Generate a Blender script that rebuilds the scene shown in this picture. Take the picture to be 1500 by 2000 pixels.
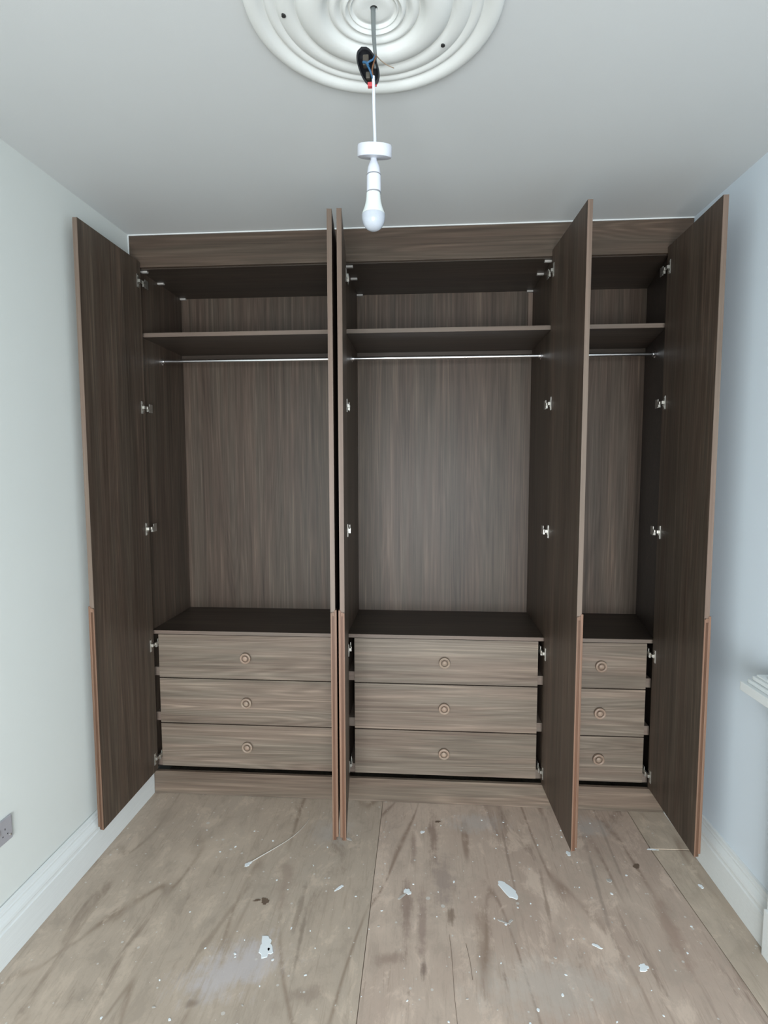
import bpy, bmesh, math, random
from mathutils import Vector, Matrix

# ------------------------------------------------------------------ scene, camera, light
for o in list(bpy.data.objects):
    bpy.data.objects.remove(o, do_unlink=True)
sc = bpy.context.scene
C = sc.collection
S = 1.14                      # plan units -> metres
random.seed(7)

cam = bpy.data.cameras.new('camera')
cam.sensor_fit = 'HORIZONTAL'
cam.sensor_width = 36.0
cam.lens = 1085.66 / 1500 * 36.0
cam.clip_start = 0.05
cam_o = bpy.data.objects.new('camera', cam)
C.objects.link(cam_o)
yaw, pitch, roll = -0.07, -0.0809, -0.0019
fw = Vector((math.sin(yaw) * math.cos(pitch), math.cos(yaw) * math.cos(pitch), math.sin(pitch)))
rt0 = Vector((math.cos(yaw), -math.sin(yaw), 0))
up0 = rt0.cross(fw)
rt = math.cos(roll) * rt0 + math.sin(roll) * up0
upv = -math.sin(roll) * rt0 + math.cos(roll) * up0
mw = Matrix((rt, upv, -fw)).transposed().to_4x4()
mw.translation = Vector((1.2667, -2.3892, 1.5065)) * S
cam_o.matrix_world = mw
sc.camera = cam_o

world = bpy.data.worlds.new('overcast_sky')
sc.world = world
world.use_nodes = True
bg = world.node_tree.nodes['Background']
bg.inputs['Color'].default_value = (0.80, 0.90, 1.0, 1)
bg.inputs['Strength'].default_value = 2.0

# daylight entering through the window behind the camera
WX0, WX1, WZ0, WZ1, WY = 0.50, 2.10, 0.12, 1.75, -4.6
la = bpy.data.lights.new('window_daylight', 'AREA')
la.shape = 'RECTANGLE'
la.size = (WX1 - WX0) * S
la.size_y = (WZ1 - WZ0) * S
la.energy = 150
la.spread = math.radians(150)
la.color = (0.93, 0.975, 1.0)
la_o = bpy.data.objects.new('window_daylight', la)
C.objects.link(la_o)
la_o.location = Vector(((WX0 + WX1) / 2, WY + 0.30, (WZ0 + WZ1) / 2)) * S
la_o.rotation_euler = (math.radians(90 - 14), 0, 0)      # sky light falls inwards and down

vs = sc.view_settings
vs.view_transform = 'Standard'
vs.look = 'None'
vs.gamma = 1.0
vs.use_curve_mapping = False
vs.exposure = -0.09

# ------------------------------------------------------------------ materials
def new_mat(name):
    m = bpy.data.materials.new(name)
    m.use_nodes = True
    nt = m.node_tree
    return m, nt, nt.nodes['Principled BSDF']

def nd(nt, t, **kw):
    n = nt.nodes.new(t)
    for k, v in kw.items():
        setattr(n, k, v)
    return n

def ramp(nt, stops):
    r = nd(nt, 'ShaderNodeValToRGB')
    e = r.color_ramp.elements
    while len(e) < len(stops):
        e.new(0.5)
    for i, (p, c) in enumerate(stops):
        e[i].position = p
        e[i].color = (c[0], c[1], c[2], 1)
    return r

def noise(nt, vec, scale=1.0, detail=3.0, rough=0.55, dist=0.0):
    n = nd(nt, 'ShaderNodeTexNoise')
    n.inputs['Scale'].default_value = scale
    n.inputs['Detail'].default_value = detail
    n.inputs['Roughness'].default_value = rough
    n.inputs['Distortion'].default_value = dist
    if vec is not None:
        nt.links.new(vec, n.inputs['Vector'])
    return n

def mix(nt, a, b, fac, mode='MIX'):
    n = nd(nt, 'ShaderNodeMix', data_type='RGBA', blend_type=mode)
    for sock, v in ((n.inputs[0], fac), (n.inputs[6], a), (n.inputs[7], b)):
        if hasattr(v, 'is_output'):
            nt.links.new(v, sock)
        elif isinstance(v, (int, float)):
            sock.default_value = v
        else:
            sock.default_value = (v[0], v[1], v[2], 1)
    return n.outputs[2]

def math_n(nt, op, a, b=None, c=None, clamp=False):
    n = nd(nt, 'ShaderNodeMath', operation=op, use_clamp=clamp)
    for i, v in enumerate((a, b, c)):
        if v is None:
            continue
        if hasattr(v, 'is_output'):
            nt.links.new(v, n.inputs[i])
        else:
            n.inputs[i].default_value = v
    return n.outputs[0]

def bump(nt, bsdf, h, strength=0.2, dist=0.002):
    b = nd(nt, 'ShaderNodeBump')
    b.inputs['Strength'].default_value = strength
    b.inputs['Distance'].default_value = dist
    nt.links.new(h, b.inputs['Height'])
    nt.links.new(b.outputs[0], bsdf.inputs['Normal'])

def plain(name, col, rough=0.5, metal=0.0, spec=0.5):
    m, nt, b = new_mat(name)
    n = noise(nt, None, 40, 2)
    c = mix(nt, [x * 0.93 for x in col], [min(1, x * 1.05) for x in col], n.outputs['Fac'])
    nt.links.new(c, b.inputs['Base Color'])
    b.inputs['Roughness'].default_value = rough
    b.inputs['Metallic'].default_value = metal
    b.inputs['Specular IOR Level'].default_value = spec
    return m

def paint(name, col, bump_s=0.12):
    m, nt, b = new_mat(name)
    g = nd(nt, 'ShaderNodeNewGeometry')
    n1 = noise(nt, g.outputs['Position'], 1.6, 3)
    n2 = noise(nt, g.outputs['Position'], 260, 2)
    c = mix(nt, [x * 0.965 for x in col], [min(1, x * 1.02) for x in col], n1.outputs['Fac'])
    c = mix(nt, c, [x * 0.9 for x in col], math_n(nt, 'MULTIPLY', n2.outputs['Fac'], 0.25))
    nt.links.new(c, b.inputs['Base Color'])
    b.inputs['Roughness'].default_value = 0.75
    b.inputs['Specular IOR Level'].default_value = 0.25
    bump(nt, b, n2.outputs['Fac'], bump_s, 0.001)
    return m

def wood(name, axis, gain=1.0, tint=(1, 1, 1), contrast=1.0, figure=0.05):
    """brown oak-grain laminate, grain running along the given axis"""
    m, nt, b = new_mat(name)
    tc = nd(nt, 'ShaderNodeTexCoord')
    oi = nd(nt, 'ShaderNodeObjectInfo')
    off = nd(nt, 'ShaderNodeCombineXYZ')
    for i, k in enumerate((31.0, 57.0, 83.0)):
        nt.links.new(math_n(nt, 'MULTIPLY', oi.outputs['Random'], k), off.inputs[i])
    add = nd(nt, 'ShaderNodeVectorMath', operation='ADD')
    nt.links.new(tc.outputs['Object'], add.inputs[0])
    nt.links.new(off.outputs[0], add.inputs[1])
    ai = 'XYZ'.index(axis)
    def mapped(cross, along):
        mp = nd(nt, 'ShaderNodeMapping')
        s = [cross] * 3
        s[ai] = along
        mp.inputs['Scale'].default_value = s
        nt.links.new(add.outputs[0], mp.inputs['Vector'])
        return mp.outputs[0]
    fine = noise(nt, mapped(190, 2.6), 1, 4, 0.65, 0.15)
    mid = noise(nt, mapped(55, 1.3), 1, 4, 0.62, 0.35)
    broad = noise(nt, mapped(9, 0.55), 1, 3, 0.55, 0.4)
    # cathedral figure: contour lines of a slow, stretched noise field
    fld = noise(nt, mapped(7.0, 0.42), 1, 1.5, 0.4, 0.35)
    rings = math_n(nt, 'SINE', math_n(nt, 'MULTIPLY', fld.outputs['Fac'], 120.0))
    rings = math_n(nt, 'MULTIPLY', rings, math_n(nt, 'MULTIPLY', mid.outputs['Fac'], 2.0))
    v = math_n(nt, 'MULTIPLY', fine.outputs['Fac'], 0.30)
    v = math_n(nt, 'ADD', v, math_n(nt, 'MULTIPLY', mid.outputs['Fac'], 0.42))
    v = math_n(nt, 'ADD', v, math_n(nt, 'MULTIPLY', broad.outputs['Fac'], 0.28))
    v = math_n(nt, 'ADD', v, math_n(nt, 'MULTIPLY', rings, figure))
    v = math_n(nt, 'ADD', math_n(nt, 'MULTIPLY', math_n(nt, 'SUBTRACT', v, 0.5), contrast), 0.5)
    def k(c):
        return [c[i] * gain * tint[i] for i in range(3)]
    r = ramp(nt, [(0.32, k((0.080, 0.062, 0.050))), (0.45, k((0.130, 0.107, 0.088))),
                  (0.55, k((0.168, 0.140, 0.117))), (0.68, k((0.265, 0.222, 0.182)))])
    nt.links.new(v, r.inputs['Fac'])
    hue = noise(nt, mapped(16, 0.9), 1, 2, 0.5, 0.2)
    tintc = mix(nt, (1.035, 0.99, 0.98), (0.975, 1.005, 1.005), ramp_fac(nt, hue.outputs['Fac'], 0.38, 0.62))
    nt.links.new(mix(nt, r.outputs['Color'], tintc, 1.0, 'MULTIPLY'), b.inputs['Base Color'])
    b.inputs['Roughness'].default_value = 0.46
    b.inputs['Specular IOR Level'].default_value = 0.36
    bump(nt, b, fine.outputs['Fac'], 0.15, 0.0006)
    return m

def ramp_fac(nt, v, lo, hi):
    n = nd(nt, 'ShaderNodeMapRange', interpolation_type='SMOOTHSTEP')
    n.inputs['From Min'].default_value = lo
    n.inputs['From Max'].default_value = hi
    nt.links.new(v, n.inputs['Value'])
    return n.outputs[0]

WOOD_X = wood('taupe_laminate_drawers_brightened', 'X', 1.16, (1.05, 1.0, 0.94), 1.1, 0.036)  # drawers and plinth: part of the low front light is put into the colour
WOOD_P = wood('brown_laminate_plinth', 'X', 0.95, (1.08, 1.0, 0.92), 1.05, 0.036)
WOOD_F = wood('brown_laminate_fascia_dimmed', 'X', 0.50, (1.14, 1.0, 0.88), 1.05, 0.04)  # light fading towards the ceiling is put into this darker tone
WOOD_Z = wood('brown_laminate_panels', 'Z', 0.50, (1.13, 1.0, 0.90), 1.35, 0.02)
WOOD_H = wood('brown_laminate_shaded', 'X', 0.34, (1.08, 1.0, 0.94), 1.0, 0.02)  # shade inside the carcass is put into this darker tone
EDGE_Z = wood('edge_banding_vertical', 'Z', 1.10, (1.06, 0.94, 0.88), 0.6, 0.0)
EDGE_X = wood('edge_banding_horizontal', 'X', 1.15, (1.0, 0.94, 0.92), 0.6, 0.0)
RAW = wood('routed_bare_edge', 'Z', 0.98, (1.25, 0.88, 0.70), 0.9, 0.0)
RAW_D = wood('routed_groove', 'Z', 0.55, (1.32, 0.80, 0.56), 0.8, 0.0)
KNOBW = wood('turned_beech', 'X', 1.95, (1.08, 0.98, 0.90), 0.6, 0.0)
KNOBD = wood('turned_beech_shaded_recess', 'X', 1.0, (1.10, 0.95, 0.84), 0.6, 0.0)  # darker beech: shade inside the knob ring is put into the colour
NICKEL = plain('nickel', (0.52, 0.51, 0.47), 0.38, 0.9)
CHROME = plain('chrome', (0.88, 0.89, 0.91), 0.24, 1.0)
WHITE_P = plain('white_plastic', (0.62, 0.65, 0.72), 0.4)
NECK = plain('bulb_neck_plastic', (0.68, 0.74, 0.73), 0.45)
PALE_P = plain('pale_plastic', (0.48, 0.46, 0.43), 0.5)
GREY_RING = plain('grey_joint', (0.22, 0.23, 0.25), 0.6)
BLACK_P = plain('black_plastic', (0.012, 0.013, 0.016), 0.35)
GREY_C = plain('grey_cable', (0.16, 0.18, 0.18), 0.5)
BLUE_W = plain('blue_wire', (0.03, 0.11, 0.22), 0.45)
BROWN_W = plain('brown_wire', (0.16, 0.07, 0.03), 0.45)
RED_T = plain('red_tape', (0.50, 0.06, 0.07), 0.5)
COPPER = plain('bare_earth_wire', (0.35, 0.27, 0.20), 0.5, 0.6)
DARKM = plain('dark_terminal_metal', (0.10, 0.09, 0.075), 0.4, 0.4)
DARK = plain('dark_hole', (0.02, 0.02, 0.02), 0.8)
STEEL = plain('brushed_steel', (0.46, 0.46, 0.50), 0.42, 0.25)
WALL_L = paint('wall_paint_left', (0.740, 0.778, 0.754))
WALL_R = paint('wall_paint_right_blue_lit', (0.78, 0.875, 0.955))  # cool blue of the light on this side is put into the wall colour
CEIL = paint('ceiling_paint', (0.625, 0.65, 0.655))
ROSE = paint('rose_plaster_paint', (0.74, 0.765, 0.75), 0.05)
GLOSS = plain('white_gloss_paint', (0.80, 0.84, 0.84), 0.35)
SPLASH = plain('dried_white_paint', (0.86, 0.92, 0.96), 0.6)
SPLASH_P = plain('thin_dried_filler', (0.50, 0.48, 0.45), 0.7)
STAIN = plain('dark_scuff', (0.15, 0.105, 0.075), 0.7)

# frosted bulb
m, nt, b = new_mat('frosted_bulb')
lw = nd(nt, 'ShaderNodeLayerWeight'); lw.inputs['Blend'].default_value = 0.4
nt.links.new(mix(nt, (0.40, 0.44, 0.50), (0.45, 0.49, 0.55), noise(nt, None, 20).outputs['Fac']), b.inputs['Base Color'])
b.inputs['Roughness'].default_value = 0.16
BULB = m

def plywood(name, base, dark, streak, seed, marks=None, dirty=0.55):
    m, nt, b = new_mat(name)
    g = nd(nt, 'ShaderNodeNewGeometry')
    P = g.outputs['Position']
    def mp(sx, sy, dx=0.0):
        k = nd(nt, 'ShaderNodeMapping')
        k.inputs['Scale'].default_value = (sx, sy, 1)
        k.inputs['Location'].default_value = (seed + dx, seed * 0.7, 0)
        nt.links.new(P, k.inputs['Vector'])
        return k.outputs[0]
    big = noise(nt, mp(1.7, 0.8), 1, 4, 0.6, 0.9)
    fld = noise(nt, mp(1.9, 0.34, 3), 1, 2.5, 0.45, 0.5)
    rings = math_n(nt, 'SINE', math_n(nt, 'MULTIPLY', fld.outputs['Fac'], 62.0))
    rings = math_n(nt, 'POWER', math_n(nt, 'MULTIPLY_ADD', rings, 0.5, 0.5), 26.0)
    fine = noise(nt, mp(75, 5), 1, 4, 0.7, 0.25)
    grit = noise(nt, P, 140, 3, 0.7)
    mott = noise(nt, mp(9, 5, 5), 1, 8, 0.72, 0.4)
    col = mix(nt, base, streak, ramp_fac(nt, big.outputs['Fac'], 0.42, 0.68))
    msk = noise(nt, mp(2.6, 1.2, 9), 1, 3, 0.6, 0.3)
    col = mix(nt, col, dark, math_n(nt, 'MULTIPLY', rings, math_n(nt, 'MULTIPLY', ramp_fac(nt, msk.outputs['Fac'], 0.36, 0.60), 0.85)))
    col = mix(nt, col, dark, math_n(nt, 'MULTIPLY', ramp_fac(nt, fine.outputs['Fac'], 0.5, 0.72), 0.34))
    col = mix(nt, col, [x * 0.78 for x in base], math_n(nt, 'MULTIPLY', ramp_fac(nt, mott.outputs['Fac'], 0.50, 0.64), 0.75))
    col = mix(nt, col, [min(1, x * 1.25) for x in base], math_n(nt, 'MULTIPLY', ramp_fac(nt, mott.outputs['Fac'], 0.48, 0.36), 0.75))
    # brown dirt streaks running with the grain
    dirt = noise(nt, mp(7.5, 1.5, 17), 1, 6, 0.7, 0.7)
    col = mix(nt, col, [dark[0] * 0.70, dark[1] * 0.66, dark[2] * 0.64], math_n(nt, 'MULTIPLY', ramp_fac(nt, dirt.outputs['Fac'], 0.57, 0.72), dirty))
    pale = noise(nt, mp(2.3, 1.7, 29), 1, 6, 0.66, 0.5)
    col = mix(nt, col, [min(1, x * 1.30) for x in base], math_n(nt, 'MULTIPLY', ramp_fac(nt, pale.outputs['Fac'], 0.53, 0.70), 0.5))
    sep = nd(nt, 'ShaderNodeSeparateXYZ'); nt.links.new(P, sep.inputs[0])
    wn = noise(nt, P, 13, 6, 0.7)
    for (wx, wy, rx, ry, rot, wc, wk) in (marks or ()):
        ca, sa = math.cos(rot), math.sin(rot)
        dx = math_n(nt, 'SUBTRACT', sep.outputs[0], wx * S)
        dy = math_n(nt, 'SUBTRACT', sep.outputs[1], wy * S)
        u = math_n(nt, 'ADD', math_n(nt, 'MULTIPLY', dx, ca / (rx * S)), math_n(nt, 'MULTIPLY', dy, sa / (rx * S)))
        v = math_n(nt, 'ADD', math_n(nt, 'MULTIPLY', dx, -sa / (ry * S)), math_n(nt, 'MULTIPLY', dy, ca / (ry * S)))
        d = math_n(nt, 'SQRT', math_n(nt, 'ADD', math_n(nt, 'MULTIPLY', u, u), math_n(nt, 'MULTIPLY', v, v)))
        d = math_n(nt, 'ADD', d, math_n(nt, 'MULTIPLY_ADD', wn.outputs['Fac'], 2.4, -1.2))
        d = math_n(nt, 'ADD', d, math_n(nt, 'MULTIPLY_ADD', fine.outputs['Fac'], 1.8, -0.9))
        col = mix(nt, col, wc, math_n(nt, 'MULTIPLY', ramp_fac(nt, d, 1.30, 0.25), wk * 0.9))
    # paint specks
    vor = nd(nt, 'ShaderNodeTexVoronoi'); vor.inputs['Scale'].default_value = 17
    nt.links.new(P, vor.inputs['Vector'])
    sepc = nd(nt, 'ShaderNodeSeparateColor'); nt.links.new(vor.outputs['Color'], sepc.inputs[0])
    size = math_n(nt, 'MULTIPLY', math_n(nt, 'POWER', sepc.outputs[0], 6.0), 0.16)
    speck = math_n(nt, 'LESS_THAN', math_n(nt, 'ADD', vor.outputs['Distance'], math_n(nt, 'MULTIPLY', grit.outputs['Fac'], 0.05)), math_n(nt, 'ADD', size, 0.015))
    vor2 = nd(nt, 'ShaderNodeTexVoronoi'); vor2.inputs['Scale'].default_value = 55
    nt.links.new(P, vor2.inputs['Vector'])
    sep2 = nd(nt, 'ShaderNodeSeparateColor'); nt.links.new(vor2.outputs['Color'], sep2.inputs[0])
    s2 = math_n(nt, 'MULTIPLY', math_n(nt, 'POWER', sep2.outputs[1], 9.0), 0.28)
    speck2 = math_n(nt, 'LESS_THAN', vor2.outputs['Distance'], s2)
    sp = math_n(nt, 'MAXIMUM', speck, speck2)
    col = mix(nt, col, (0.66, 0.64, 0.60), math_n(nt, 'MULTIPLY', sp, 0.85))
    col = mix(nt, col, [x * 0.75 for x in base], math_n(nt, 'MULTIPLY', grit.outputs['Fac'], 0.22))
    nt.links.new(col, b.inputs['Base Color'])
    b.inputs['Roughness'].default_value = 0.55
    b.inputs['Specular IOR Level'].default_value = 0.3
    bump(nt, b, fine.outputs['Fac'], 0.12, 0.001)
    return m

PLY_A = plywood('plywood_sheet_grey', (0.52, 0.432, 0.350), (0.285, 0.215, 0.160), (0.475, 0.405, 0.335), 1.7,
                marks=[(0.70, -0.865, 0.15, 0.085, 0.5, (0.60, 0.57, 0.59), 0.8), (0.60, -0.72, 0.012, 0.20, -0.25, (0.24, 0.18, 0.13), 0.5),
                       (0.85, -0.62, 0.012, 0.10, 0.0, (0.22, 0.17, 0.13), 0.6), (0.88, -0.74, 0.008, 0.14, 0.05, (0.24, 0.19, 0.15), 0.7),
                       (0.62, -0.98, 0.020, 0.014, 0.2, (0.22, 0.16, 0.12), 0.7), (0.94, -0.93, 0.06, 0.03, 0.2, (0.26, 0.20, 0.16), 0.6),
                       (0.90, -0.22, 0.09, 0.08, 0.2, (0.55, 0.52, 0.50), 0.45), (0.77, -0.50, 0.035, 0.13, 0.15, (0.33, 0.24, 0.19), 0.5)])
PLY_B = plywood('plywood_sheet_pink', (0.57, 0.462, 0.382), (0.270, 0.190, 0.145), (0.50, 0.390, 0.322), 5.3, dirty=0.8,
                marks=[(1.315, -0.22, 0.022, 0.16, 0.02, (0.22, 0.145, 0.115), 0.75), (1.235, -0.30, 0.014, 0.12, 0.05, (0.25, 0.17, 0.14), 0.6),
                       (1.345, -0.47, 0.045, 0.13, 0.0, (0.29, 0.23, 0.205), 0.7), (1.215, -0.60, 0.020, 0.16, 0.05, (0.23, 0.155, 0.13), 0.7),
                       (1.270, -0.66, 0.016, 0.15, 0.0, (0.25, 0.175, 0.15), 0.65), (1.175, -0.80, 0.055, 0.025, 0.2, (0.27, 0.19, 0.15), 0.6),
                       (1.365, -0.62, 0.016, 0.035, 0.0, (0.17, 0.115, 0.08), 0.8), (1.275, -0.83, 0.009, 0.035, 0.0, (0.17, 0.12, 0.10), 0.85),
                       (1.465, -0.70, 0.030, 0.15, -0.05, (0.27, 0.19, 0.14), 0.6), (1.600, -0.33, 0.006, 0.30, 0.0, (0.27, 0.20, 0.16), 0.7),
                       (1.700, -0.52, 0.008, 0.16, -0.06, (0.25, 0.18, 0.14), 0.7), (1.900, -0.45, 0.008, 0.30, -0.10, (0.30, 0.24, 0.20), 0.7),
                       (2.080, -0.62, 0.030, 0.16, -0.05, (0.33, 0.22, 0.17), 0.6), (2.010, -0.25, 0.006, 0.26, -0.05, (0.28, 0.22, 0.18), 0.6),
                       (1.500, -0.12, 0.12, 0.07, 0.0, (0.55, 0.53, 0.52), 0.5), (1.950, -0.12, 0.10, 0.06, 0.0, (0.54, 0.53, 0.52), 0.5),
                       (1.650, -0.86, 0.22, 0.10, 0.1, (0.58, 0.54, 0.49), 0.5)])
PLY_C = plywood('plywood_sheet_tan', (0.54, 0.452, 0.362), (0.32, 0.24, 0.18), (0.49, 0.41, 0.335), 8.9)

# ------------------------------------------------------------------ mesh helpers (plan units, scaled by S when linked)
def box(bm, x0, x1, y0, y1, z0, z1, bev=0.0, f=None):
    vs_ = []
    for x in (x0, x1):
        for y in (y0, y1):
            for z in (z0, z1):
                p = Vector((x, y, z))
                vs_.append(bm.verts.new(f(p) if f else p))
    fs = []
    for q in ((0, 1, 3, 2), (4, 6, 7, 5), (0, 4, 5, 1), (2, 3, 7, 6), (0, 2, 6, 4), (1, 5, 7, 3)):
        fs.append(bm.faces.new([vs_[i] for i in q]))
    if bev:
        es = list({e for fa in fs for e in fa.edges})
        bmesh.ops.bevel(bm, geom=es, offset=bev, segments=2, profile=0.7, affect='EDGES')
    return bm

def prism(bm, pts, z0, z1):
    a = [bm.verts.new((x, y, z0)) for x, y in pts]
    b_ = [bm.verts.new((x, y, z1)) for x, y in pts]
    n = len(pts)
    bm.faces.new(a[::-1]); bm.faces.new(b_)
    for i in range(n):
        bm.faces.new((a[i], a[(i + 1) % n], b_[(i + 1) % n], b_[i]))
    return bm

def lathe(bm, prof, org, axis='Z', n=48):
    """prof: list of (radius, height) revolved about an axis through org"""
    rings = []
    for r, h in prof:
        ring = []
        if r < 1e-6:
            p = (0, 0, h)
            ring = [p]
        else:
            ring = [(r * math.cos(2 * math.pi * i / n), r * math.sin(2 * math.pi * i / n), h) for i in range(n)]
        vv = []
        for p in ring:
            if axis == 'Y':       # height runs towards -Y
                p = (p[0], -p[2], p[1])
            elif axis == 'X':
                p = (p[2], p[0], p[1])
            vv.append(bm.verts.new(Vector(p) + Vector(org)))
        rings.append(vv)
    for a, b_ in zip(rings, rings[1:]):
        for i in range(n):
            j = (i + 1) % n
            if len(a) == 1 and len(b_) == 1:
                break
            if len(a) == 1:
                bm.faces.new((a[0], b_[i], b_[j]))
            elif len(b_) == 1:
                bm.faces.new((a[i], b_[0], a[j]))
            else:
                bm.faces.new((a[i], b_[i], b_[j], a[j]))
    return bm

def tube(bm, pts, r, n=10, flat=1.0):
    pts = [Vector(p) for p in pts]
    rings = []
    ref = Vector((0.0, 1.0, 0.0))
    for i, p in enumerate(pts):
        d = (pts[min(i + 1, len(pts) - 1)] - pts[max(i - 1, 0)]).normalized()
        a = d.cross(ref)
        if a.length < 1e-3:
            a = d.cross(Vector((1, 0, 0)))
        a.normalize(); c = d.cross(a).normalized()
        rr = r[i] if isinstance(r, (list, tuple)) else r
        rings.append([bm.verts.new(p + a * rr * math.cos(2 * math.pi * k / n) + c * rr * flat * math.sin(2 * math.pi * k / n)) for k in range(n)])
    for a, b_ in zip(rings, rings[1:]):
        for k in range(n):
            bm.faces.new((a[k], a[(k + 1) % n], b_[(k + 1) % n], b_[k]))
    bm.faces.new(rings[0][::-1]); bm.faces.new(rings[-1])
    return bm

def spline(pts, n=8):
    out = []
    P = [Vector(p) for p in pts]
    for i in range(len(P) - 1):
        p0, p1, p2, p3 = P[max(i - 1, 0)], P[i], P[i + 1], P[min(i + 2, len(P) - 1)]
        for k in range(n):
            t = k / n
            out.append(0.5 * ((2 * p1) + (p2 - p0) * t + (2 * p0 - 5 * p1 + 4 * p2 - p3) * t * t + (3 * p1 - p0 - 3 * p2 + p3) * t ** 3))
    out.append(P[-1])
    return out

WLOC = {}
def wloc(o):
    return WLOC.get(o.name, Vector((0, 0, 0)))

def obj(name, bm, mat, parent=None, smooth=False, label=None):
    bmesh.ops.recalc_face_normals(bm, faces=bm.faces[:])
    for v in bm.verts:
        v.co *= S
    xs = [v.co.x for v in bm.verts]; ys = [v.co.y for v in bm.verts]; zs = [v.co.z for v in bm.verts]
    org = Vector(((min(xs) + max(xs)) / 2, (min(ys) + max(ys)) / 2, min(zs)))
    for v in bm.verts:
        v.co -= org
    me = bpy.data.meshes.new(name)
    bm.to_mesh(me); bm.free()
    if smooth:
        for p in me.polygons:
            p.use_smooth = True
        try:
            me.set_sharp_from_angle(angle=math.radians(38))
        except Exception:
            pass
    me.materials.append(mat)
    o = bpy.data.objects.new(name, me)
    C.objects.link(o)
    WLOC[o.name] = org.copy()
    if parent is not None:
        o.parent = parent
        o.location = org - wloc(parent)
    else:
        o.location = org
    if label:
        o['label'] = label
    return o

def thing(name, label, cat, loc, group=None):
    o = bpy.data.objects.new(name, None)
    C.objects.link(o)
    o.empty_display_size = 0.1
    o.location = Vector(loc) * S
    WLOC[o.name] = Vector(loc) * S
    o['label'] = label; o['category'] = cat
    if group:
        o['group'] = group
    return o

def tag(o, label, cat, group=None):
    o['label'] = label; o['category'] = cat
    if group:
        o['group'] = group
    return o

def struct(o, label=None):
    o['kind'] = 'structure'
    if label:
        o['label'] = label
    return o

def B(*a, **k):
    return box(bmesh.new(), *a, **k)

# ------------------------------------------------------------------ the room
H = 2.5
YF = WY                       # wall behind the camera
YB = 0.455                    # wall behind the wardrobes
def xl(y): return 0.0 + 0.02 * min(y, 0)
def xr(y): return 2.345 - 0.02 * min(y, 0) + (0.08 * y if y > 0 else 0)

fl = struct(obj('floor', B(-0.2, 2.6, YF - 0.15, YB + 0.1, -0.09, -0.008), PLY_C), 'bare floor of worn plywood sheets spotted with paint')
def board(pts, mat, z=0.0):
    bm = prism(bmesh.new(), pts, -0.0079, z)
    return obj('floor_board', bm, mat, fl)
g = 0.0012
board([(-0.05, YF), (1.092 - g, YF), (1.092 - g, 0.02), (-0.02, 0.02)], PLY_A, -0.0005)
board([(1.092 + g, YF), (2.36 - g, YF), (2.215 - g, -0.866), (2.168 - g, -0.24), (2.166 - g, 0.02), (1.092 + g, 0.02)], PLY_B, 0.0)
board([(2.215 + g, -0.866), (2.36 + g, YF), (2.5, YF), (2.45, -0.24 - g), (2.170 + g, -0.24 - g)], PLY_C, -0.0005)
board([(2.169 + g, -0.24 + g), (2.45, -0.232 + g), (2.45, 0.02), (2.166 + g, 0.02)], PLY_C, 0.0015)

struct(obj('ceiling', B(-0.2, 2.6, YF - 0.15, YB + 0.1, H, H + 0.08), CEIL), 'pale grey painted ceiling')
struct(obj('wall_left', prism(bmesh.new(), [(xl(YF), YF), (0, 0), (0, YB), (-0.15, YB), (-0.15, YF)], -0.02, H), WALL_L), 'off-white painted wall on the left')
struct(obj('wall_right', prism(bmesh.new(), [(xr(YF), YF), (2.345, 0), (xr(YB), YB), (2.55, YB), (2.55, YF)], -0.02, H), WALL_R), 'off-white painted wall on the right, blue daylight put into its colour')
struct(obj('wall_back', B(-0.15, 2.55, YB, YB + 0.1, -0.02, H), WALL_L), 'wall behind the wardrobes')
bm = bmesh.new()
box(bm, -0.15, WX0, YF - 0.12, YF, -0.02, H)
box(bm, WX1, 2.55, YF - 0.12, YF, -0.02, H)
box(bm, WX0, WX1, YF - 0.12, YF, -0.02, WZ0)
box(bm, WX0, WX1, YF - 0.12, YF, WZ1, H)
struct(obj('wall_front', bm, WALL_L), 'wall with the window opposite the wardrobes')
bm = bmesh.new()
for x in (WX0, (WX0 + WX1) / 2 - 0.02, WX1 - 0.04):
    box(bm, x, x + 0.04, YF - 0.09, YF - 0.04, WZ0, WZ1)
for z in (WZ0, (WZ0 + WZ1) / 2 - 0.02, WZ1 - 0.04):
    box(bm, WX0 + 0.04, WX1 - 0.04, YF - 0.085, YF - 0.045, z, z + 0.04)
struct(obj('window_1', bm, GLOSS), 'white window frame opposite the wardrobes')

# skirting boards: moulded profile extruded along each side wall
SK = [(0, 0), (0.026, 0), (0.026, 0.104), (0.0225, 0.108), (0.0225, 0.116), (0.0245, 0.121), (0.0225, 0.130), (0.016, 0.141),
      (0.0125, 0.146), (0.0125, 0.152), (0.0095, 0.155), (0.0075, 0.165), (0, 0.168)]
def skirting(name, xa, ya, xb, yb, sgn, label):
    bm = bmesh.new()
    A = [bm.verts.new((xa + sgn * t, ya, z)) for t, z in SK]
    Bv = [bm.verts.new((xb + sgn * t, yb, z)) for t, z in SK]
    n = len(SK)
    for i in range(n):
        bm.faces.new((A[i], A[(i + 1) % n], Bv[(i + 1) % n], Bv[i]))
    bm.faces.new(A); bm.faces.new(Bv[::-1])
    return struct(obj(name, bm, GLOSS), label)
skirting('baseboard_left', xl(YF) + 0.0005, YF, 0.0035, 0.0, 1, 'white moulded skirting board along the left wall')
skirting('baseboard_right', xr(-0.70) - 0.0005, -0.70, 2.3445, 0.0, -1, 'white moulded skirting board between wardrobe and fireplace')
# caulk line where the fascia meets ceiling and left wall
bm = bmesh.new()
box(bm, 0.001, 2.344, -0.004, 0.004, H - 0.0045, H - 0.0005)
box(bm, 0.0005, 0.004, -0.004, 0.004, 2.36, H - 0.005)
struct(obj('trim_1', bm, GLOSS), 'white caulk bead around the top board')

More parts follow.
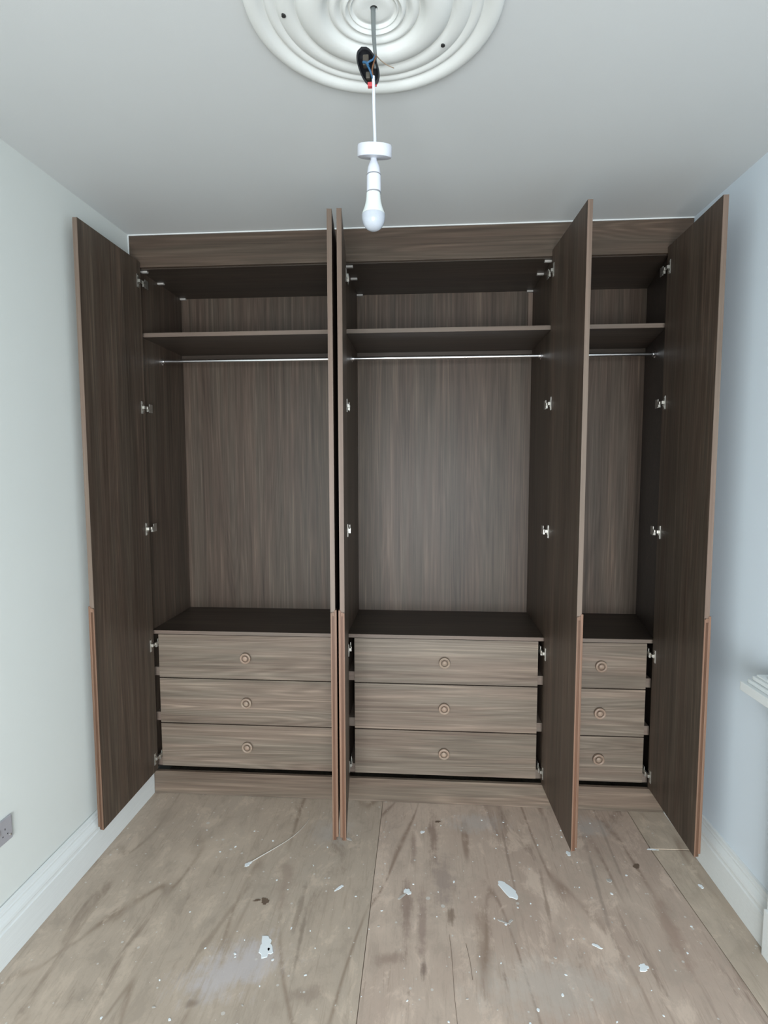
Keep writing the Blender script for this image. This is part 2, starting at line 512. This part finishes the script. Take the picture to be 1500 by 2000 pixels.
# ------------------------------------------------------------------ wardrobes
T = 0.0158
ZT, ZB, ZTOP = 2.384, 0.119, 2.3595
D = 0.436
HZ = (2.300, 1.766, 1.236, 0.709, 0.180)

tag(obj('fascia_board', B(0.0045, 2.343, 0.0, T, 2.3635, H - 0.005, 0.0008), WOOD_F),
    'long brown wood-grain board filling between wardrobe tops and ceiling', 'fascia board')
tag(obj('plinth_board', B(0.0305, 2.316, 0.0, T, 0.0008, 0.107, 0.0008), WOOD_P),
    'long brown wood-grain plinth board along the floor under the drawers', 'plinth')

def door(unit, hx, ang, sgn, label, hinge_z=HZ):
    """hx: inner face x at the hinge line; sgn: outer side (+1 right, -1 left); ang: lean of the open door"""
    e = Vector((math.sin(ang), -math.cos(ang), 0)); n = Vector((math.cos(ang) * sgn, math.sin(ang) * sgn, 0))
    h = Vector((hx, -0.004, 0))
    def f(p):
        return h + e * p.x + n * p.y + Vector((0, 0, p.z))
    th = 0.0172
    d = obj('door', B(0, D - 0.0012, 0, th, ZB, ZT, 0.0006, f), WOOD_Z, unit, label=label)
    ZL = 0.982
    obj('edge_banding', B(D - 0.0011, D, 0.0002, th - 0.0002, ZL + 0.004, ZT - 0.0005, 0, f), EDGE_Z, d)
    # routed finger pull on the lower leading edge: lips either side of a groove, bead on the outer face
    bm = bmesh.new()
    def col(u0, u1, t0, t1, z0, z1, bev=0.0008):
        box(bm, u0, u1, t0, t1, z0, z1, bev, f)
    col(D - 0.0011, D + 0.0022, 0.0002, 0.0052, ZB, ZL)            # inner lip
    col(D - 0.0011, D + 0.0016, 0.0132, th + 0.0050, ZB + 0.012, ZL + 0.010, 0.0018)   # outer bead
    col(D - 0.022, D - 0.0011, th, th + 0.0050, ZB + 0.012, ZL + 0.010, 0.0018)
    col(D - 0.0011, D + 0.0018, 0.0052, 0.0132, ZL - 0.012, ZL + 0.003)
    pull = obj('finger_pull', bm, RAW, d)
    obj('groove', B(D - 0.0011, D + 0.0002, 0.0052, 0.0132, ZB, ZL - 0.0125, 0, f), RAW_D, pull)
    # concealed hinges
    inner = -1
    for z in hinge_z:
        bm = bmesh.new()
        box(bm, 0.020, 0.034, -0.0022, 0.0, z - 0.028, z + 0.026, 0.0006, f)      # cup flange screwed to the door
        box(bm, 0.017, 0.037, -0.0035, -0.0022, z - 0.012, z + 0.012, 0.0005, f)  # cup
        box(bm, 0.000, 0.026, -0.0105, -0.0035, z - 0.006, z + 0.006, 0.0008, f)  # arm out of the cup
        box(bm, -0.030, 0.002, -0.0125, -0.0045, z - 0.0055, z + 0.0055, 0.0008, f)
        box(bm, -0.048, -0.020, -0.0095, -0.0065, z - 0.018, z + 0.018, 0.0006, f)  # mounting plate
        box(bm, -0.010, -0.004, -0.0120, -0.0040, z - 0.017, z - 0.006, 0.0006, f)
        for dz in (-0.020, 0.018):
            lathe_at(bm, f, 0.027, -0.0022, z + dz, 0.0028)
        obj('hinge', bm, NICKEL, d)
    return d

def lathe_at(bm, f, u, t, z, r):
    n = 10
    a = [bm.verts.new(f(Vector((u + r * math.cos(6.2832 * i / n), t, z + r * math.sin(6.2832 * i / n))))) for i in range(n)]
    b_ = [bm.verts.new(f(Vector((u + 0.7 * r * math.cos(6.2832 * i / n), t - 0.0012, z + 0.7 * r * math.sin(6.2832 * i / n))))) for i in range(n)]
    for i in range(n):
        bm.faces.new((a[i], a[(i + 1) % n], b_[(i + 1) % n], b_[i]))
    bm.faces.new(b_)

def knob_parts(par, x, z):
    k = obj('knob', lathe(bmesh.new(), [(0.0, 0.0), (0.0225, 0.0), (0.0245, 0.004), (0.0250, 0.010), (0.0238, 0.014), (0.0200, 0.0155),
                                        (0.0165, 0.0138), (0.0150, 0.0100)], (x, 0.0198, z), 'Y', 36), KNOBW, par, True, 'round turned wooden knob with sunken ring')
    obj('recess', lathe(bmesh.new(), [(0.0, 0.0078), (0.0152, 0.0078), (0.0152, 0.0100)], (x, 0.0198, z), 'Y', 36), KNOBD, k, True)
    obj('button', lathe(bmesh.new(), [(0.0098, 0.0078), (0.0112, 0.0110), (0.0108, 0.0140), (0.0080, 0.0162), (0.0040, 0.0172), (0.0, 0.0175)],
                        (x, 0.0198, z), 'Y', 28), KNOBW, k, True)

DR = ((0.5455, 0.7465, 0.6445), (0.3315, 0.5405, 0.4350), (0.1225, 0.3265, 0.2265))
def unit(name_label, x0, x1, dx0, dx1, kx, doors, splay=0.0, blocks='both'):
    """x0..x1 inner width; dx0..dx1 drawer fronts"""
    u = thing('wardrobe', name_label, 'wardrobe', ((x0 + x1) / 2, 0.22, 0.0), 'fitted wardrobes along the far wall')
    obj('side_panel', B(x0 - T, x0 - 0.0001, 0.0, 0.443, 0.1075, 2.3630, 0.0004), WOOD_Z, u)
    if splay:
        obj('side_panel', prism(bmesh.new(), [(x1, 0.0), (x1 + splay, 0.443), (x1 + splay + T, 0.443), (x1 + T, 0.0)], 0.1075, 2.3630), WOOD_H, u)  # darker laminate carries the deep shadow of this corner in its colour
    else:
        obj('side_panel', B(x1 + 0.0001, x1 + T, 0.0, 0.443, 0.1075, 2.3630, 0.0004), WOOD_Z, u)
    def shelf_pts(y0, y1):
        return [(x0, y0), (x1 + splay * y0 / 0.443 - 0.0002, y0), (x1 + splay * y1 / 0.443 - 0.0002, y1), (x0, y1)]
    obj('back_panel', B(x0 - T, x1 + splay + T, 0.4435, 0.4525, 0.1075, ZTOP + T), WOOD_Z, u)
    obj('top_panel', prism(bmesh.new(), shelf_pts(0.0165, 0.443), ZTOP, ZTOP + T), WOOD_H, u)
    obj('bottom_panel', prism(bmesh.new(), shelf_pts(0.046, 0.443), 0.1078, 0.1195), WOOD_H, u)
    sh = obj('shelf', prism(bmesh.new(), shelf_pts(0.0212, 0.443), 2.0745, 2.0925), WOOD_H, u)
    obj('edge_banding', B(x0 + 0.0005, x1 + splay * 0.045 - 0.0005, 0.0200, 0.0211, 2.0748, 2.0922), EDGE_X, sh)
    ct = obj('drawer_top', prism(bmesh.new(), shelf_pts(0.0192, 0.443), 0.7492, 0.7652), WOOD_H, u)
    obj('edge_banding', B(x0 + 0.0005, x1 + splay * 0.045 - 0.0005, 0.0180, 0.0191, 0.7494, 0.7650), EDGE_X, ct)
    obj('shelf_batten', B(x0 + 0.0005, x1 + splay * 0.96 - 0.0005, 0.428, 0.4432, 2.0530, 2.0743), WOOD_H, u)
    # chrome hanging rail
    ry, rz = 0.205, 2.0040
    xe = x1 + splay * ry / 0.443
    rail = obj('hanging_rail', lathe(bmesh.new(), [(0.0, 0.002), (0.0085, 0.002), (0.0085, xe - x0 - 0.002), (0.0, xe - x0 - 0.002)], (x0, ry, rz), 'X', 20), CHROME, u, True, 'chrome hanging rail')
    for sx, sg in ((x0, 1), (xe, -1)):
        obj('rail_socket', lathe(bmesh.new(), [(0.0, 0.0002 * sg), (0.017, 0.0002 * sg), (0.017, 0.003 * sg), (0.0115, 0.005 * sg), (0.0110, 0.012 * sg), (0.0086, 0.012 * sg)],
                                 (sx, ry, rz), 'X', 24), CHROME, rail, True)
    # white fixing blocks under the top
    for y in (0.030, 0.185, 0.425):
        for k, (xx, sg) in enumerate(((x0, 1), (x1, -1))):
            if blocks == 'none' or (blocks == 'left' and k == 1):
                continue
            w = 0.030
            obj('fixing_block', B(min(xx, xx + sg * w) + 0.0003, max(xx, xx + sg * w) - 0.0003, y, y + 0.014, ZTOP - 0.0075, ZTOP - 0.0002, 0.001), PALE_P, u, label='pale plastic fixing block')
    # drawers and the blocks that carry their runners
    for za, zb, kz in DR:
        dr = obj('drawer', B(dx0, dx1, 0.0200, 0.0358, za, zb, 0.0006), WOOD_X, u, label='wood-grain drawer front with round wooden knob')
        bm = bmesh.new()
        a0, a1 = dx0 + 0.012, dx1 - 0.012
        box(bm, a0, a0 + 0.012, 0.036, 0.42, za + 0.02, zb - 0.035)
        box(bm, a1 - 0.012, a1, 0.036, 0.42, za + 0.02, zb - 0.035)
        box(bm, a0 + 0.012, a1 - 0.012, 0.408, 0.42, za + 0.02, zb - 0.035)
        box(bm, a0 + 0.012, a1 - 0.012, 0.036, 0.408, za + 0.02, za + 0.028)
        obj('drawer_box', bm, WOOD_H, dr)
        knob_parts(dr, kx, kz)
        for xa, xb in ((x0 + 0.0003, dx0 - 0.0006), (dx1 + 0.0006, x1 - 0.0003)):
            z0 = za + 0.004 if za > 0.2 else 0.1198
            obj('runner_block', B(xa, xb, 0.030, 0.43, z0, z0 + 0.040, 0.0005), EDGE_X, u)
    for a in doors:
        door(u, *a)
    return u

U1 = unit('leftmost double-door brown wardrobe, against the left wall, doors open', 0.034, 0.9040, 0.062, 0.8745, 0.4685,
          [(0.0515, -0.004, -1, 'brown door swung open against the left wall'), (0.8950, 0.093, 1, 'brown door standing open, left of the near-touching pair')])
U2 = unit('middle double-door brown wardrobe below the hanging bulb, doors open', 0.9362, 1.7965, 0.9640, 1.7710, 1.3645,
          [(0.9420, 0.103, -1, 'brown door standing open, right of the near-touching pair'), (1.7895, 0.036, 1, 'brown door standing open beside the narrow wardrobe')])
U3 = unit('narrow single-door brown wardrobe at the right end, door open', 1.8285, 2.2560, 1.8480, 2.2310, 2.0390,
          [(2.2450, -0.024, 1, 'brown door swung open near the right wall')], splay=0.083, blocks='none')
obj('filler_strip', B(0.0012, 0.0180, 0.0, T, 0.170, 2.3595), WOOD_Z, U1)
obj('filler_strip', B(2.2725, 2.3435, 0.0, T, 0.170, 2.3595), WOOD_Z, U3)
obj('batten', B(1.7740, 1.7955, 0.428, 0.4432, 2.0930, 2.3490, 0.0005), EDGE_Z, U2, label='pale upright batten in the back corner')

# ------------------------------------------------------------------ ceiling rose
RC = (1.158, -1.122)
prof = [(0.278, 0.0), (0.278, 0.006), (0.274, 0.011), (0.262, 0.014), (0.250, 0.013), (0.240, 0.008), (0.235, 0.006), (0.230, 0.010),
        (0.222, 0.0118), (0.214, 0.0105), (0.210, 0.009), (0.204, 0.012), (0.190, 0.0148), (0.178, 0.0138), (0.171, 0.0105), (0.168, 0.009),
        (0.163, 0.0135), (0.150, 0.0200), (0.132, 0.0235), (0.115, 0.0220), (0.106, 0.0165), (0.101, 0.0120), (0.098, 0.0110), (0.094, 0.0150),
        (0.086, 0.0175), (0.078, 0.0150), (0.073, 0.0105), (0.070, 0.010), (0.066, 0.0150), (0.061, 0.0170), (0.057, 0.0135), (0.055, 0.011),
        (0.051, 0.0140), (0.048, 0.0118), (0.046, 0.010), (0.040, 0.011), (0.030, 0.0125), (0.0085, 0.011)]
def fine_prof(p, n=3):
    q = spline([(a, 0, b_) for a, b_ in p], n)
    return [(max(0, v.x), v.z) for v in q]
pr = [(0.0, 0.0005)] + [(a, 0.0005 + h * 1.45) for a, h in fine_prof(prof)] + [(0.0084, 0.004), (0.0, 0.004)]
pr = [(a, H - h) for a, h in pr]
rose = tag(obj('ceiling_rose', lathe(bmesh.new(), pr, (RC[0], RC[1], 0), 'Z', 128), ROSE, None, True),
           'large round white plaster ceiling rose with concentric moulded rings', 'ceiling rose')
for px in ((0.963, -1.125), (1.309, -1.015)):
    obj('screw_hole', lathe(bmesh.new(), [(0.0, 0), (0.0048, 0), (0.0048, 0.004), (0.0, 0.004)], (px[0], px[1], H - 0.0240), 'Z', 14), DARK, rose)
obj('cable_hole', lathe(bmesh.new(), [(0.0, 0), (0.0083, 0), (0.0083, 0.004), (0.0, 0.004)], (RC[0], RC[1], H - 0.0105), 'Z', 20), DARK, rose)

# ------------------------------------------------------------------ pendant light
LX, LY = 1.1575, -1.116
lamp = thing('pendant_light', 'unlit white bulb hanging on a white flex from the ceiling rose', 'pendant light', (LX, LY, 2.03))
tube_pts = spline([(1.156, LY - 0.002, 2.492), (1.157, LY, 2.440), (1.159, LY - 0.002, 2.410), (1.161, LY - 0.002, 2.385), (1.160, LY - 0.003, 2.365)], 6)
obj('grey_cable', tube(bmesh.new(), tube_pts, [0.0052 - 0.0022 * i / (len(tube_pts) - 1) for i in range(len(tube_pts))], 10, 0.55), GREY_C, lamp, True)
# black open connector shell, leaning, hollow side towards the room
bm = bmesh.new()
ax = Vector((-0.028, 0.0, 0.078)).normalized()
side = Vector((ax.z, 0, -ax.x))
cen = Vector((1.1455, LY, 2.3655))
NL, NA = 20, 22
def shell(scale, push):
    rows = []
    for i in range(NL + 1):
        s = -1 + 2 * i / NL
        w = math.sqrt(max(0.0, 1 - abs(s) ** 2.6))
        row = []
        for k in range(NA + 1):
            a = math.pi * k / NA
            row.append(bm.verts.new(cen + ax * (0.0425 * s * scale) + side * (0.0205 * w * scale * math.cos(a)) + Vector((0, 0.019 * w * scale * math.sin(a) + push - 0.010, 0))))
        rows.append(row)
    return rows
o_, i_ = shell(1.0, 0.0), shell(0.86, 0.0)
for R_ in (o_, i_):
    for i in range(NL):
        for k in range(NA):
            bm.faces.new((R_[i][k], R_[i][k + 1], R_[i + 1][k + 1], R_[i + 1][k]))
for i in range(NL):
    for k in (0, NA):
        bm.faces.new((o_[i][k], o_[i + 1][k], i_[i + 1][k], i_[i][k]))
bmesh.ops.remove_doubles(bm, verts=bm.verts[:], dist=0.00001)
box_o = obj('connector_box', bm, BLACK_P, lamp, True, 'black open oval connector box')
obj('terminal', B(1.134, 1.147, LY - 0.010, LY + 0.002, 2.368, 2.390, 0.003), DARKM, box_o)
obj('terminal', B(1.1405, 1.1500, LY - 0.010, LY + 0.000, 2.341, 2.355, 0.003), DARKM, box_o)
obj('blue_wire', tube(bmesh.new(), spline([(1.160, LY - 0.008, 2.386), (1.156, LY - 0.013, 2.376), (1.147, LY - 0.015, 2.370), (1.144, LY - 0.014, 2.366),
                                           (1.149, LY - 0.015, 2.356), (1.154, LY - 0.014, 2.344), (1.157, LY - 0.012, 2.334)], 6), 0.0021, 8), BLUE_W, box_o, True)
obj('blue_wire', tube(bmesh.new(), spline([(1.135, LY - 0.010, 2.374), (1.142, LY - 0.014, 2.370), (1.147, LY - 0.015, 2.362)], 6), 0.0026, 8), BLUE_W, box_o, True)
obj('brown_wire', tube(bmesh.new(), spline([(1.162, LY - 0.010, 2.384), (1.158, LY - 0.016, 2.366), (1.155, LY - 0.016, 2.352), (1.158, LY - 0.012, 2.337)], 6), 0.0016, 8), BROWN_W, box_o, True)
obj('earth_wire', tube(bmesh.new(), spline([(1.161, LY - 0.004, 2.393), (1.170, LY - 0.006, 2.381), (1.184, LY - 0.004, 2.371), (1.201, LY - 0.002, 2.364)], 6), 0.0010, 6), COPPER, lamp, True)
bm = bmesh.new()
box(bm, 1.1445, 1.1555, LY - 0.012, LY - 0.003, 2.3235, 2.3325, 0.002)
box(bm, 1.1530, 1.1640, LY - 0.009, LY - 0.005, 2.3255, 2.3320, 0.0012)
obj('red_tape', bm, RED_T, box_o)
obj('flex', tube(bmesh.new(), spline([(1.1570, LY - 0.012, 2.3430), (1.1575, LY - 0.010, 2.3200), (1.1572, LY - 0.003, 2.290), (1.1580, LY, 2.255), (1.1590, LY, 2.225), (1.1590, LY, 2.200)], 6),
                 0.0034, 12), WHITE_P, lamp, True)
bm = lathe(bmesh.new(), [(0.0, 0.0115), (0.0362, 0.0115), (0.0375, 0.0095), (0.0378, -0.0100), (0.0365, -0.0118), (0.0120, -0.0135), (0.0, -0.0135)], (0, 0, 0), 'Z', 48)
bmesh.ops.transform(bm, verts=bm.verts[:], matrix=Matrix.Translation((LX + 0.0008, LY, 2.1960)) @ Matrix.Rotation(math.radians(3.5), 4, 'Y') @ Matrix.Rotation(math.radians(19), 4, 'X'))
obj('batten_base', bm, WHITE_P, lamp, True)
bx = LX - 0.0012
lh = obj('lampholder', lathe(bmesh.new(), [(0.0, 2.1880), (0.0068, 2.1880), (0.0070, 2.1760), (0.0095, 2.1715), (0.0130, 2.1620), (0.0146, 2.1500), (0.0148, 2.1462),
                                           (0.0140, 2.1460), (0.0140, 2.1446), (0.0153, 2.1444), (0.0155, 2.1098), (0.0146, 2.1094), (0.0, 2.1094)], (bx, LY, 0), 'Z', 36), WHITE_P, lamp, True)
obj('joint_ring', lathe(bmesh.new(), [(0.0139, 2.1466), (0.0154, 2.1466), (0.0154, 2.1440), (0.0139, 2.1440)], (bx, LY, 0), 'Z', 36), GREY_RING, lh, True)
obj('joint_ring', lathe(bmesh.new(), [(0.0135, 2.1098), (0.0157, 2.1098), (0.0157, 2.1070), (0.0135, 2.1070)], (bx, LY, 0), 'Z', 36), GREY_RING, lh, True)
bulb = obj('bulb', lathe(bmesh.new(), [(0.0, 2.1074), (0.0153, 2.1074), (0.0156, 2.1000), (0.0166, 2.0910), (0.0192, 2.0800), (0.0224, 2.0710), (0.0248, 2.0650), (0.0256, 2.0622)],
                         (bx - 0.001, LY, 0), 'Z', 40), NECK, lamp, True)
q = [(0.0256 * (1 - math.sin(t * math.pi / 28) ** 2.6) ** (1 / 2.15), 2.0620 - 0.0340 * math.sin(t * math.pi / 28)) for t in range(15)]
q[-1] = (0.0, q[-1][1])
obj('dome', lathe(bmesh.new(), q, (bx - 0.001, LY, 0), 'Z', 40), BULB, bulb, True, 'frosted rounded end of the bulb')

# ------------------------------------------------------------------ wall socket (left wall)
sy0, sy1, sz0, sz1 = -0.950, -0.8225, 0.3555, 0.4310
def wl(p):   # plan helper: x measured out from the left wall
    return Vector((xl(p.y) + p.x, p.y, p.z))
sk = thing('wall_socket', 'brushed steel double wall socket on the left wall', 'socket', (0.0 + xl(-0.886), -0.886, sz0))
obj('plate', B(0.0003, 0.0075, sy0, sy1, sz0, sz1, 0.0030, wl), STEEL, sk)
for cy in (-0.852, -0.920):
    for dy, dz, wy, wz in ((0, 0.011, 0.0028, 0.0060), (-0.0095, -0.008, 0.0044, 0.0030), (0.0095, -0.008, 0.0044, 0.0030)):
        obj('pin_hole', B(0.0073, 0.0078, cy + dy - wy / 2, cy + dy + wy / 2, 0.388 + dz - wz / 2, 0.388 + dz + wz / 2, 0, wl), DARK, sk)
for cy in (-0.8795, -0.8925):
    obj('switch', B(0.0073, 0.0110, cy - 0.0045, cy + 0.0045, 0.390, 0.408, 0.0012, wl), PALE_P, sk)
for cy in (-0.832, -0.941):
    obj('screw', lathe(bmesh.new(), [(0.0, 0.0076), (0.0035, 0.0076), (0.0030, 0.0090), (0.0, 0.0092)], (xl(cy), cy, 0.370), 'X', 14), NICKEL, sk)

# ------------------------------------------------------------------ fireplace surround (right wall, mostly out of frame)
fp = thing('fireplace_surround', 'white moulded fireplace mantel on the right wall', 'fireplace', (2.33, -1.1, 0.0))
def wr(p):   # x measured out from the right wall
    return Vector((xr(p.y) - p.x, p.y, p.z))
for ya, yb in ((-0.850, -0.705), (-1.60, -1.455)):
    lg = obj('leg', B(0.0006, 0.032, ya, yb, 0.0006, 0.800, 0.002, wr), GLOSS, fp)
    obj('foot_block', B(0.0322, 0.042, ya + 0.001, yb - 0.001, 0.0006, 0.150, 0.002, wr), GLOSS, lg)
    bm = bmesh.new()
    for i, (o1, z0, z1) in enumerate(((0.070, 0.775, 0.8155), (0.056, 0.745, 0.775), (0.044, 0.712, 0.745))):
        box(bm, 0.0322, o1, ya + 0.02, yb - 0.02, z0, z1, 0.004, wr)
    obj('corbel', bm, GLOSS, lg)
obj('frieze', B(0.0006, 0.028, -1.453, -0.852, 0.62, 0.800, 0.002, wr), GLOSS, fp)
MY0, MY1 = -1.67, -0.640
sh = obj('mantel_shelf', B(0.0006, 0.108, MY0, MY1, 0.8160, 0.8440, 0.003, wr), GLOSS, fp)
for k, (ins, z0, z1, bv) in enumerate(((0.014, 0.8442, 0.8560, 0.003), (0.022, 0.8562, 0.8690, 0.005), (0.030, 0.8692, 0.8760, 0.003))):
    obj('moulding', B(0.0006, 0.108 - ins, MY0 + ins, MY1 - ins, z0, z1, bv, wr), GLOSS, sh)
# raised rounded rim and sunken panel on the top of the shelf
path = []
px0, px1, py0, py1, rr = 0.012, 0.064, MY0 + 0.05, MY1 - 0.050, 0.020
for cx_, cy_, a0 in ((px1 - rr, py1 - rr, 0), (px0 + rr, py1 - rr, 90), (px0 + rr, py0 + rr, 180), (px1 - rr, py0 + rr, 270)):
    for k in range(7):
        a = math.radians(a0 + 15 * k)
        path.append(wr(Vector((cx_ + rr * math.cos(a), cy_ + rr * math.sin(a), 0.8762))))
path.append(path[0])
obj('rim', tube(bmesh.new(), path, 0.0048, 8), GLOSS, sh, True)

# ------------------------------------------------------------------ paint marks on the floor boards
def splash(x, y, rx, ry, rot, mat=SPLASH, jag=0.28, name='paint_splash', n=26):
    bm = bmesh.new()
    ph = [random.uniform(0, 6.28) for _ in range(4)]
    top, bot = [], []
    for i in range(n):
        a = 6.2832 * i / n
        r = 1 + jag * (0.5 * math.sin(2 * a + ph[0]) + 0.4 * math.sin(3 * a + ph[1]) + 0.35 * math.sin(5 * a + ph[2]) + 0.4 * math.sin(9 * a + ph[3])) + random.uniform(-0.06, 0.06)
        u, v = rx * r * math.cos(a), ry * r * math.sin(a)
        px_, py_ = x + u * math.cos(rot) - v * math.sin(rot), y + u * math.sin(rot) + v * math.cos(rot)
        bot.append(bm.verts.new((px_, py_, 0.0001)))
        top.append(bm.verts.new((x + (px_ - x) * 0.94, y + (py_ - y) * 0.94, 0.0009)))
    bm.faces.new(top)
    for i in range(n):
        bm.faces.new((bot[i], bot[(i + 1) % n], top[(i + 1) % n], top[i]))
    return obj(name, bm, mat, fl)
splash(1.5748, -0.4931, 0.047, 0.021, 2.15, jag=0.10)
splash(0.7790, -0.7850, 0.022, 0.038, 0.15)
splash(0.6080, -0.4290, 0.017, 0.008, 0.9)
splash(1.2170, -0.5250, 0.012, 0.014, 0.4)
splash(1.1990, -0.5480, 0.020, 0.005, 0.9, SPLASH_P)
splash(1.8386, -0.2877, 0.009, 0.012, 0.2)
splash(1.8690, -0.2590, 0.009, 0.004, 0.6)
splash(1.9360, -0.7790, 0.016, 0.012, 0.3)
splash(1.8190, -0.7110, 0.014, 0.006, -0.6)
splash(0.9720, -0.2620, 0.016, 0.005, -0.5, SPLASH_P)
splash(0.9720, -0.5250, 0.018, 0.006, 0.8)
splash(1.2698, -0.1973, 0.009, 0.008, 0.3)
splash(1.9505, -0.4234, 0.009, 0.010, 0.3, SPLASH_P)
splash(2.2894, -0.1764, 0.016, 0.008, -0.3, SPLASH_P)
splash(1.5380, -0.6360, 0.018, 0.004, -0.4, SPLASH_P)
splash(1.5620, -0.6330, 0.012, 0.004, 0.7, SPLASH_P)
splash(2.2700, -0.4300, 0.008, 0.010, 0.1)
splash(2.1750, -0.2420, 0.022, 0.004, 0.0, SPLASH)
splash(0.6950, -0.6010, 0.012, 0.005, 0.2, STAIN)
splash(0.7230, -0.6030, 0.013, 0.015, 0.1, STAIN, name='scuff_mark')
splash(2.0771, -0.3416, 0.014, 0.012, 0.7, STAIN, name='scuff_mark')
splash(1.3350, -0.1262, 0.013, 0.006, 0.1, STAIN, name='scuff_mark')
rnd = random.Random(3)
for _ in range(110):
    x, y = rnd.uniform(0.35, 2.2), rnd.uniform(-1.1, -0.08)
    r = rnd.uniform(0.0018, 0.0050)
    splash(x, y, r, r * rnd.uniform(0.5, 1.0), rnd.uniform(0, 3), SPLASH if rnd.random() < 0.75 else SPLASH_P, 0.3, 'paint_fleck', 9)
# long scraped filler streak
pts = spline([(0.612, -0.424, 0.0004), (0.652, -0.376, 0.0004), (0.691, -0.330, 0.0004), (0.735, -0.272, 0.0004), (0.766, -0.212, 0.0004), (0.783, -0.150, 0.0004), (0.775, -0.108, 0.0004)], 6)
obj('filler_streak', tube(bmesh.new(), pts, [0.0032 - 0.0018 * min(1, i / 14) for i in range(len(pts))], 6, 0.25), SPLASH_P, fl)
# splits in the face veneer
for a in ([(1.357, -0.70, 0), (1.361, -0.78, 0), (1.362, -0.90, 0), (1.366, -1.00, 0)], [(1.408, -0.73, 0), (1.416, -0.80, 0), (1.418, -0.855, 0)]):
    obj('veneer_split', tube(bmesh.new(), spline([(p[0], p[1], 0.0002) for p in a], 5), 0.0016, 6, 0.3), STAIN, fl)
